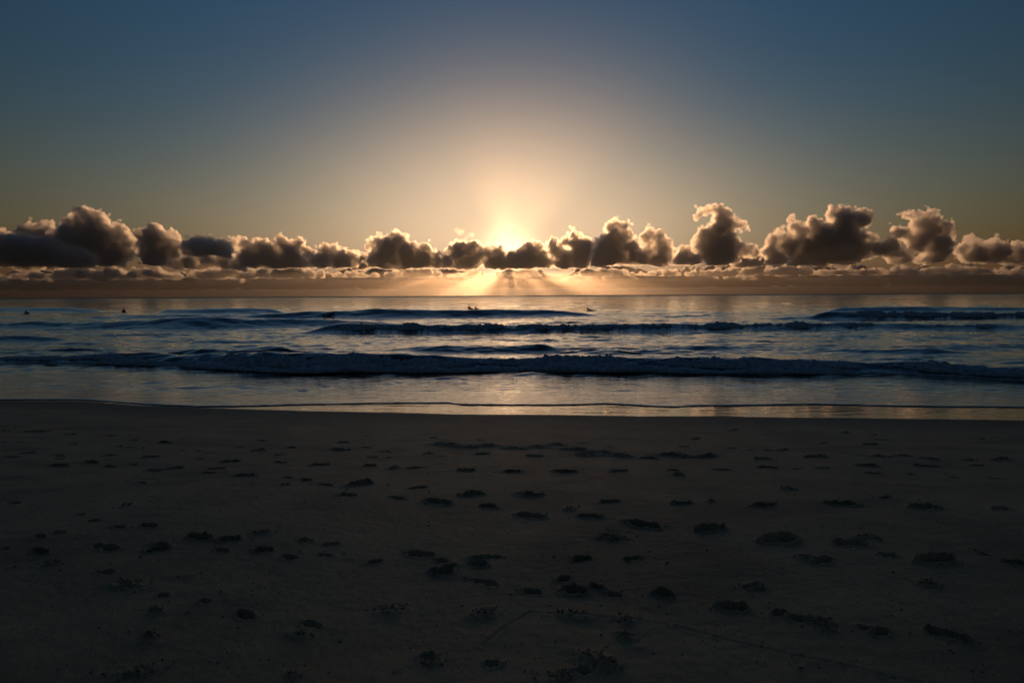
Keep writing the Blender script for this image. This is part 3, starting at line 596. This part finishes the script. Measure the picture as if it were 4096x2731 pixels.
def bank(label, D, lo, hi, rlo, rhi, seed, base_py, gaps):
    r = np.random.default_rng(seed); B = []
    px = -900.0
    while px < 5000:
        run = r.uniform(40, 380); rad0 = rlo + (rhi - rlo) * r.uniform(0, 1) ** 2; k = 0.0
        while k < run:
            X = px + k; e = math.sin(math.pi * min(1, max(.06, k / run))) ** .5
            rad = rad0 * e * r.uniform(.45, 1.25)
            if not any(a < X < b for a, b in gaps):
                B.append((X, base_py - rad * r.uniform(.2, 1.0) - r.uniform(0, 1) ** 2 * (hi - lo) * e - (X - W / 2) * .0052, rad))
            k += max(3, rad * .9)
        px += run * r.uniform(.55, 1.05) + r.uniform(-30, 50)
    o, z = puff('distant_cloud_bank', B, D, base_py, seed, M_FAR, D / 15000 * 30, kids=(4, 0), depth=3.5, flat=.25, big=.75, base_noise=25)
    tag(o, label, kind='stuff'); return z
for args in (('broken bank of small far clouds below the cumulus row', 22500, 0, 14, 6, 20, 201, 1106, [(1915, 2005), (2150, 2320), (2720, 2760), (1290, 1330)]),
             ('flat brown clouds low over the horizon', 30000, 0, 8, 4, 12, 202, 1124, [(1700, 1760), (2380, 2420)])):
    zmin = min(zmin, bank(*args))
def cloud_wall():
    r = np.random.default_rng(203); B = []; X = -1500.0
    while X < 5600:
        top = 1076 + 34 * float(n2(np.array(X / 90.0), np.array(.3))) + 10 * float(n2(np.array(X / 31.0), np.array(5.3)))
        for g0, g1 in ((1930, 1988), (2168, 2296)): top += 24 * float(sst(g0 - 12, g0 + 8, np.array(X)) * (1 - sst(g1 - 8, g1 + 12, np.array(X))))
        y = 1138.0
        while y > top + 12:
            B.append((X + r.uniform(-5, 5), y - (X - W / 2) * .0052, r.uniform(11, 15))); y -= 11
        B.append((X, top + 10 - (X - W / 2) * .0052, 9.0)); X += 15
    o, z = puff('distant_cloud_bank', B, 46000, 1143, 203, M_FAR, 120, kids=(2, 0), depth=4, flat=.25, big=.55, base_noise=25, fat=1.0)
    tag(o, 'continuous bank of hazy cloud farthest out, low above the horizon', kind='stuff'); return z
def haze_shade_wall():  # added cloud layer, mostly hidden, keeps sunlight off the far haze
    r = np.random.default_rng(204); B = []; X = -1500.0
    while X < 5600:
        y = 1150.0
        while y > 1108: B.append((X + r.uniform(-5, 5), y - (X - W / 2) * .0052, r.uniform(8, 12))); y -= 10
        X += 13
    o, z = puff('distant_cloud_bank', B, 62000, 1153, 204, M_FAR, 210, kids=(0, 0), depth=4, flat=.25, big=.4, base_noise=18, fat=1.0)
    tag(o, 'added cloud layer behind the far bank, shading the horizon haze', kind='stuff'); return z
zmin = min(zmin, cloud_wall(), haze_shade_wall())
print('lowest cloud', zmin)

# ---------------------------------------------------------------- surfers and boat
M_SUIT = plain('wetsuit', (.012, .012, .014), .55); M_SKIN = plain('skin', (.30, .17, .11), .5)
M_HAIR = plain('hair', (.02, .014, .01), .6); M_BOARD = plain('surfboard_resin', (.32, .33, .33), .25); M_FIN = plain('fin_plastic', (.03, .03, .035), .4)
M_HULL = plain('boat_hull', (.05, .06, .07), .4); M_CABIN = plain('boat_cabin', (.12, .12, .12), .4); M_ENGINE = plain('outboard', (.02, .02, .02), .4); M_GLASS = plain('boat_glass', (.03, .04, .05), .1)
def skin_body(name, V, E, root):
    me = bpy.data.meshes.new(name); keys = list(V)
    me.from_pydata([V[k][0] for k in keys], [(keys.index(a), keys.index(b)) for a, b in E], [])
    o = bpy.data.objects.new(name, me); COL.objects.link(o)
    o.modifiers.new('skin', 'SKIN'); o.modifiers.new('sub', 'SUBSURF').render_levels = 1; o.modifiers['sub'].levels = 1
    bm = bmesh.new(); bm.from_mesh(me); ly = bm.verts.layers.skin.verify(); bm.verts.ensure_lookup_table()
    for i, k in enumerate(keys):
        rr = V[k][1] * (1.32 if k.startswith('head') else 1.14); bm.verts[i][ly].radius = (rr, rr); bm.verts[i][ly].use_root = (k == root)
    bm.to_mesh(me); bm.free()
    m2 = bpy.data.meshes.new_from_object(o.evaluated_get(bpy.context.evaluated_depsgraph_get()))
    bpy.data.objects.remove(o)
    m2.materials.clear(); m2.materials.append(M_SUIT); m2.materials.append(M_SKIN)
    sk = [Vector(V[k][0]) for k in keys if k.startswith(('head', 'palm', 'finger', 'nose'))]
    for p in m2.polygons:
        p.use_smooth = True
        if min((p.center - q).length for q in sk) < .10: p.material_index = 1
    return m2
def limbs(V, E, side, sh, elb, wr, hip, kn, an, toe):
    for k, c, r in (('shoulder', sh, .072), ('elbow', elb, .046), ('wrist', wr, .032), ('hip', hip, .10), ('knee', kn, .068), ('ankle', an, .045), ('toe', toe, .036)):
        V[k + side] = ((c[0] * (1 if side == 'R' else -1), c[1], c[2]), r)
    w = Vector(V['wrist' + side][0]); f = (w - Vector(V['elbow' + side][0])).normalized(); sx = 1 if side == 'R' else -1
    pc = w + f * .07; V['palm' + side] = (tuple(pc), .030)
    E += [('chest', 'shoulder' + side), ('shoulder' + side, 'elbow' + side), ('elbow' + side, 'wrist' + side), ('wrist' + side, 'palm' + side),
          ('pelvis', 'hip' + side), ('hip' + side, 'knee' + side), ('knee' + side, 'ankle' + side), ('ankle' + side, 'toe' + side)]
    for q, (dx, ln) in enumerate(((-.036, .075), (-.013, .09), (.011, .085), (.034, .07))):
        n = 'finger%d%s' % (q, side); V[n] = (tuple(pc + f * ln + Vector((dx, 0, -.012))), .009); E.append(('palm' + side, n))
    n = 'finger4' + side; V[n] = (tuple(pc + f * .02 + Vector((-.06 * sx, .02, 0))), .010); E.append(('wrist' + side, n))
def prone_body(lift, kick):
    V = {'pelvis': ((0, 0, .17), .14), 'waist': ((0, .20, .20 + .1 * lift), .125), 'chest': ((0, .43, .24 + .26 * lift), .15), 'neck': ((0, .57, .30 + .38 * lift), .062),
         'head0': ((0, .61, .335 + .42 * lift), .088), 'head1': ((0, .64, .42 + .44 * lift), .092), 'nose': ((0, .76, .37 + .42 * lift), .014)}
    E = [('pelvis', 'waist'), ('waist', 'chest'), ('chest', 'neck'), ('neck', 'head0'), ('head0', 'head1'), ('head0', 'nose')]
    z = .26 + .26 * lift
    limbs(V, E, 'R', (.18, .44, z), (.30, .56, .17), (.27, .74, .05), (.09, -.06, .16), (.11, -.48, .14), (.12, -.88, .15 + kick), (.12, -1.04, .13 + kick))
    limbs(V, E, 'L', (.18, .44, z), (.31, .50, .16), (.30, .30, .04), (.09, -.06, .16), (.11, -.48, .14), (.12, -.88, .14), (.12, -1.04, .11))
    return skin_body('person', V, E, 'pelvis'), (0, .635, .405 + .44 * lift)
def sitting_body():
    V = {'pelvis': ((0, 0, .02), .15), 'waist': ((0, .0, .20), .13), 'chest': ((0, .02, .44), .155), 'neck': ((0, .03, .60), .06),
         'head0': ((0, .05, .68), .085), 'head1': ((0, .05, .78), .092), 'nose': ((0, .17, .72), .014)}
    E = [('pelvis', 'waist'), ('waist', 'chest'), ('chest', 'neck'), ('neck', 'head0'), ('head0', 'head1'), ('head0', 'nose')]
    for sd_ in 'RL': limbs(V, E, sd_, (.19, .02, .48), (.29, .06, .22), (.23, .22, .06), (.10, .04, 0), (.30, .34, -.06), (.32, .28, -.46), (.33, .42, -.52))
    return skin_body('person', V, E, 'pelvis'), (0, .045, .78)
def hair_mesh():
    bm = bmesh.new(); bmesh.ops.create_uvsphere(bm, u_segments=12, v_segments=8, radius=.108)
    bmesh.ops.delete(bm, geom=[v for v in bm.verts if v.co.z < -.02 and v.co.y > -.02], context='VERTS')
    for v in bm.verts: v.co.y -= .012
    me = bpy.data.meshes.new('hair'); bm.to_mesh(me); bm.free(); me.materials.append(M_HAIR)
    for p in me.polygons: p.use_smooth = True
    return me
def board_mesh():
    n, k = 22, 12; P = []
    for i in range(n):
        t = i / (n - 1); y = -1.05 + 2.1 * t
        w = .26 * (math.sin(math.pi * min(1, max(0, t)) ** .92) ** .55) if 0 < t < 1 else .02
        th = .035 * (math.sin(math.pi * t) ** .5) + .004; rk = .10 * max(0, (t - .55) / .45) ** 2 + .03 * max(0, (.25 - t) / .25) ** 2
        for j in range(k):
            a = 2 * math.pi * j / k; P.append((w * math.cos(a), y, .03 + rk + th * math.sin(a)))
    fs = [(i * k + j, i * k + (j + 1) % k, (i + 1) * k + (j + 1) % k, (i + 1) * k + j) for i in range(n - 1) for j in range(k)]
    fs += [tuple(range(k))[::-1], tuple((n - 1) * k + j for j in range(k))]
    me = bpy.data.meshes.new('surfboard'); me.from_pydata(P, [], fs); me.materials.append(M_BOARD)
    for p in me.polygons: p.use_smooth = True
    return me
def fin_mesh():
    a = [(0, -.05, 0), (0, .06, 0), (0, -.02, -.11), (0, -.09, -.12)]
    P = [(x + s_ * .004, y, z) for s_ in (-1, 1) for x, y, z in a]
    me = bpy.data.meshes.new('fin'); me.from_pydata(P, [], [(0, 1, 2, 3), (7, 6, 5, 4), (0, 4, 5, 1), (1, 5, 6, 2), (2, 6, 7, 3), (3, 7, 4, 0)]); me.materials.append(M_FIN); return me
BODY = {'a': prone_body(.2, .16), 'b': prone_body(.22, .02), 'c': prone_body(.08, .04), 's': sitting_body()}
HAIR, BOARD, FIN = hair_mesh(), board_mesh(), fin_mesh()
SURFERS = [  # pixel x, distance, heading (degrees from straight out to sea, positive to the left), pose, what the person does, lift
    (108, 110, 48, 'a', 'person in a dark wetsuit paddling a surfboard near the left edge', 'surfboard under the paddler near the left edge', .0),
    (495, 113, 10, 's', 'person in a dark wetsuit sitting upright astride a surfboard', 'surfboard straddled by the sitting surfer, mostly under water', -.06),
    (1315, 80.6, -40, 'a', 'person in a dark wetsuit paddling to the right in front of the smooth swell', 'surfboard under the surfer paddling to the right', .0),
    (1888, 86.3, 42, 'b', 'taller of two people lying on surfboards on the swell crest left of the sun path', 'surfboard under the taller of the two surfers on the crest', .0),
    (1914, 86.9, 40, 'c', 'lower of two people lying on surfboards on the swell crest, on the right', 'surfboard under the lower of the two surfers on the crest', .0),
    (2363, 109, 46, 'b', 'person lying with raised chest on a surfboard right of the sun path', 'surfboard pointing left under the surfer right of the sun path', .0)]
for px, Y, hd, pose, lab, blab, dz in SURFERS:
    x = float(at(px, 1250, Y)[0]); z = float(sea_h(np.array([x]), np.array([float(Y)]))[0]) + dz
    me, hp = BODY[pose]
    p = link('person', me); p.location = (x, Y, z + (.02 if pose != 's' else .06)); p.rotation_euler = (0, 0, R(hd)); tag(p, lab, 'person', 'surfers waiting for waves')
    h = link('hair', HAIR, p); h.location = hp
    b = link('surfboard', BOARD); b.location = (x, Y, z - (0 if pose != 's' else .05)); b.rotation_euler = (R(14) if pose == 's' else R(3), 0, R(hd)); tag(b, blab, 'surfboard', 'surfboards of the surfers')
    for fx, fy in ((0, -.93), (.12, -.8), (-.12, -.8)):
        f = link('fin', FIN, b); f.location = (fx, fy, .03)
def boat():
    Y = 1290.0; p = at(2596, 1184, Y); r = bpy.data.objects.new('motor_boat', None); COL.objects.link(r)
    r.location = (p[0], Y, float(sea_h(np.array([p[0]]), np.array([Y]))[0]) - .1); r.rotation_euler = (0, 0, R(75))
    tag(r, 'small dark motor boat far out on the horizon, right of the sun', 'boat')
    n = 9; P = []
    for i in range(n):
        t = i / (n - 1); y = -2.3 + 4.8 * t; w = .95 * (1 - max(0, (t - .45) / .55) ** 2.2) + .02; sh = .75 + .35 * t * t
        P += [(-w, y, sh), (-w * .85, y, .15), (0, y, -.15 + .3 * max(0, t - .8)), (w * .85, y, .15), (w, y, sh), (w * .85, y, sh - .12), (-w * .85, y, sh - .12)]
    fs = [(i * 7 + j, i * 7 + (j + 1) % 7, (i + 1) * 7 + (j + 1) % 7, (i + 1) * 7 + j) for i in range(n - 1) for j in range(7)] + [tuple(range(7))[::-1], tuple((n - 1) * 7 + j for j in range(7))]
    me = bpy.data.meshes.new('hull'); me.from_pydata(P, [], fs); me.materials.append(M_HULL); link('hull', me, r)
    def box(nm, c, s_, m, par=r, taper=1.0):
        bm = bmesh.new(); bmesh.ops.create_cube(bm, size=1)
        for v in bm.verts:
            k = taper if v.co.z > 0 else 1
            v.co = Vector((v.co.x * s_[0] * k + c[0], v.co.y * s_[1] * k + c[1], v.co.z * s_[2] + c[2]))
        bmesh.ops.bevel(bm, geom=bm.edges[:], offset=min(s_) * .08, segments=2)
        me = bpy.data.meshes.new(nm); bm.to_mesh(me); bm.free(); me.materials.append(m); return link(nm, me, par)
    cb = box('cabin', (0, .35, 1.35), (1.25, 1.5, 1.05), M_CABIN, r, .85); box('window', (0, 1.08, 1.5), (.9, .12, .4), M_GLASS, cb); box('roof', (0, .35, 1.91), (1.25, 1.6, .07), M_HULL, cb)
    box('outboard_motor', (0, -2.45, .75), (.35, .4, .8), M_ENGINE)
    box('mast', (0, -.2, 2.4), (.06, .06, .9), M_ENGINE)
boat()

# ---------------------------------------------------------------- haze
HT = min(560.0, zmin - 15)
hz = np.array([(x, y, z) for x in (-90000, 90000) for y in (-15000, 51000) for z in (-16, HT)], float)
hf = np.array([(0, 1, 3, 2), (4, 6, 7, 5), (0, 4, 5, 1), (2, 3, 7, 6), (0, 2, 6, 4), (1, 5, 7, 3)])
tag(link('haze', mesh_np('haze', hz, hf, M_HAZE, False)), 'warm sea haze under the clouds', kind='stuff')
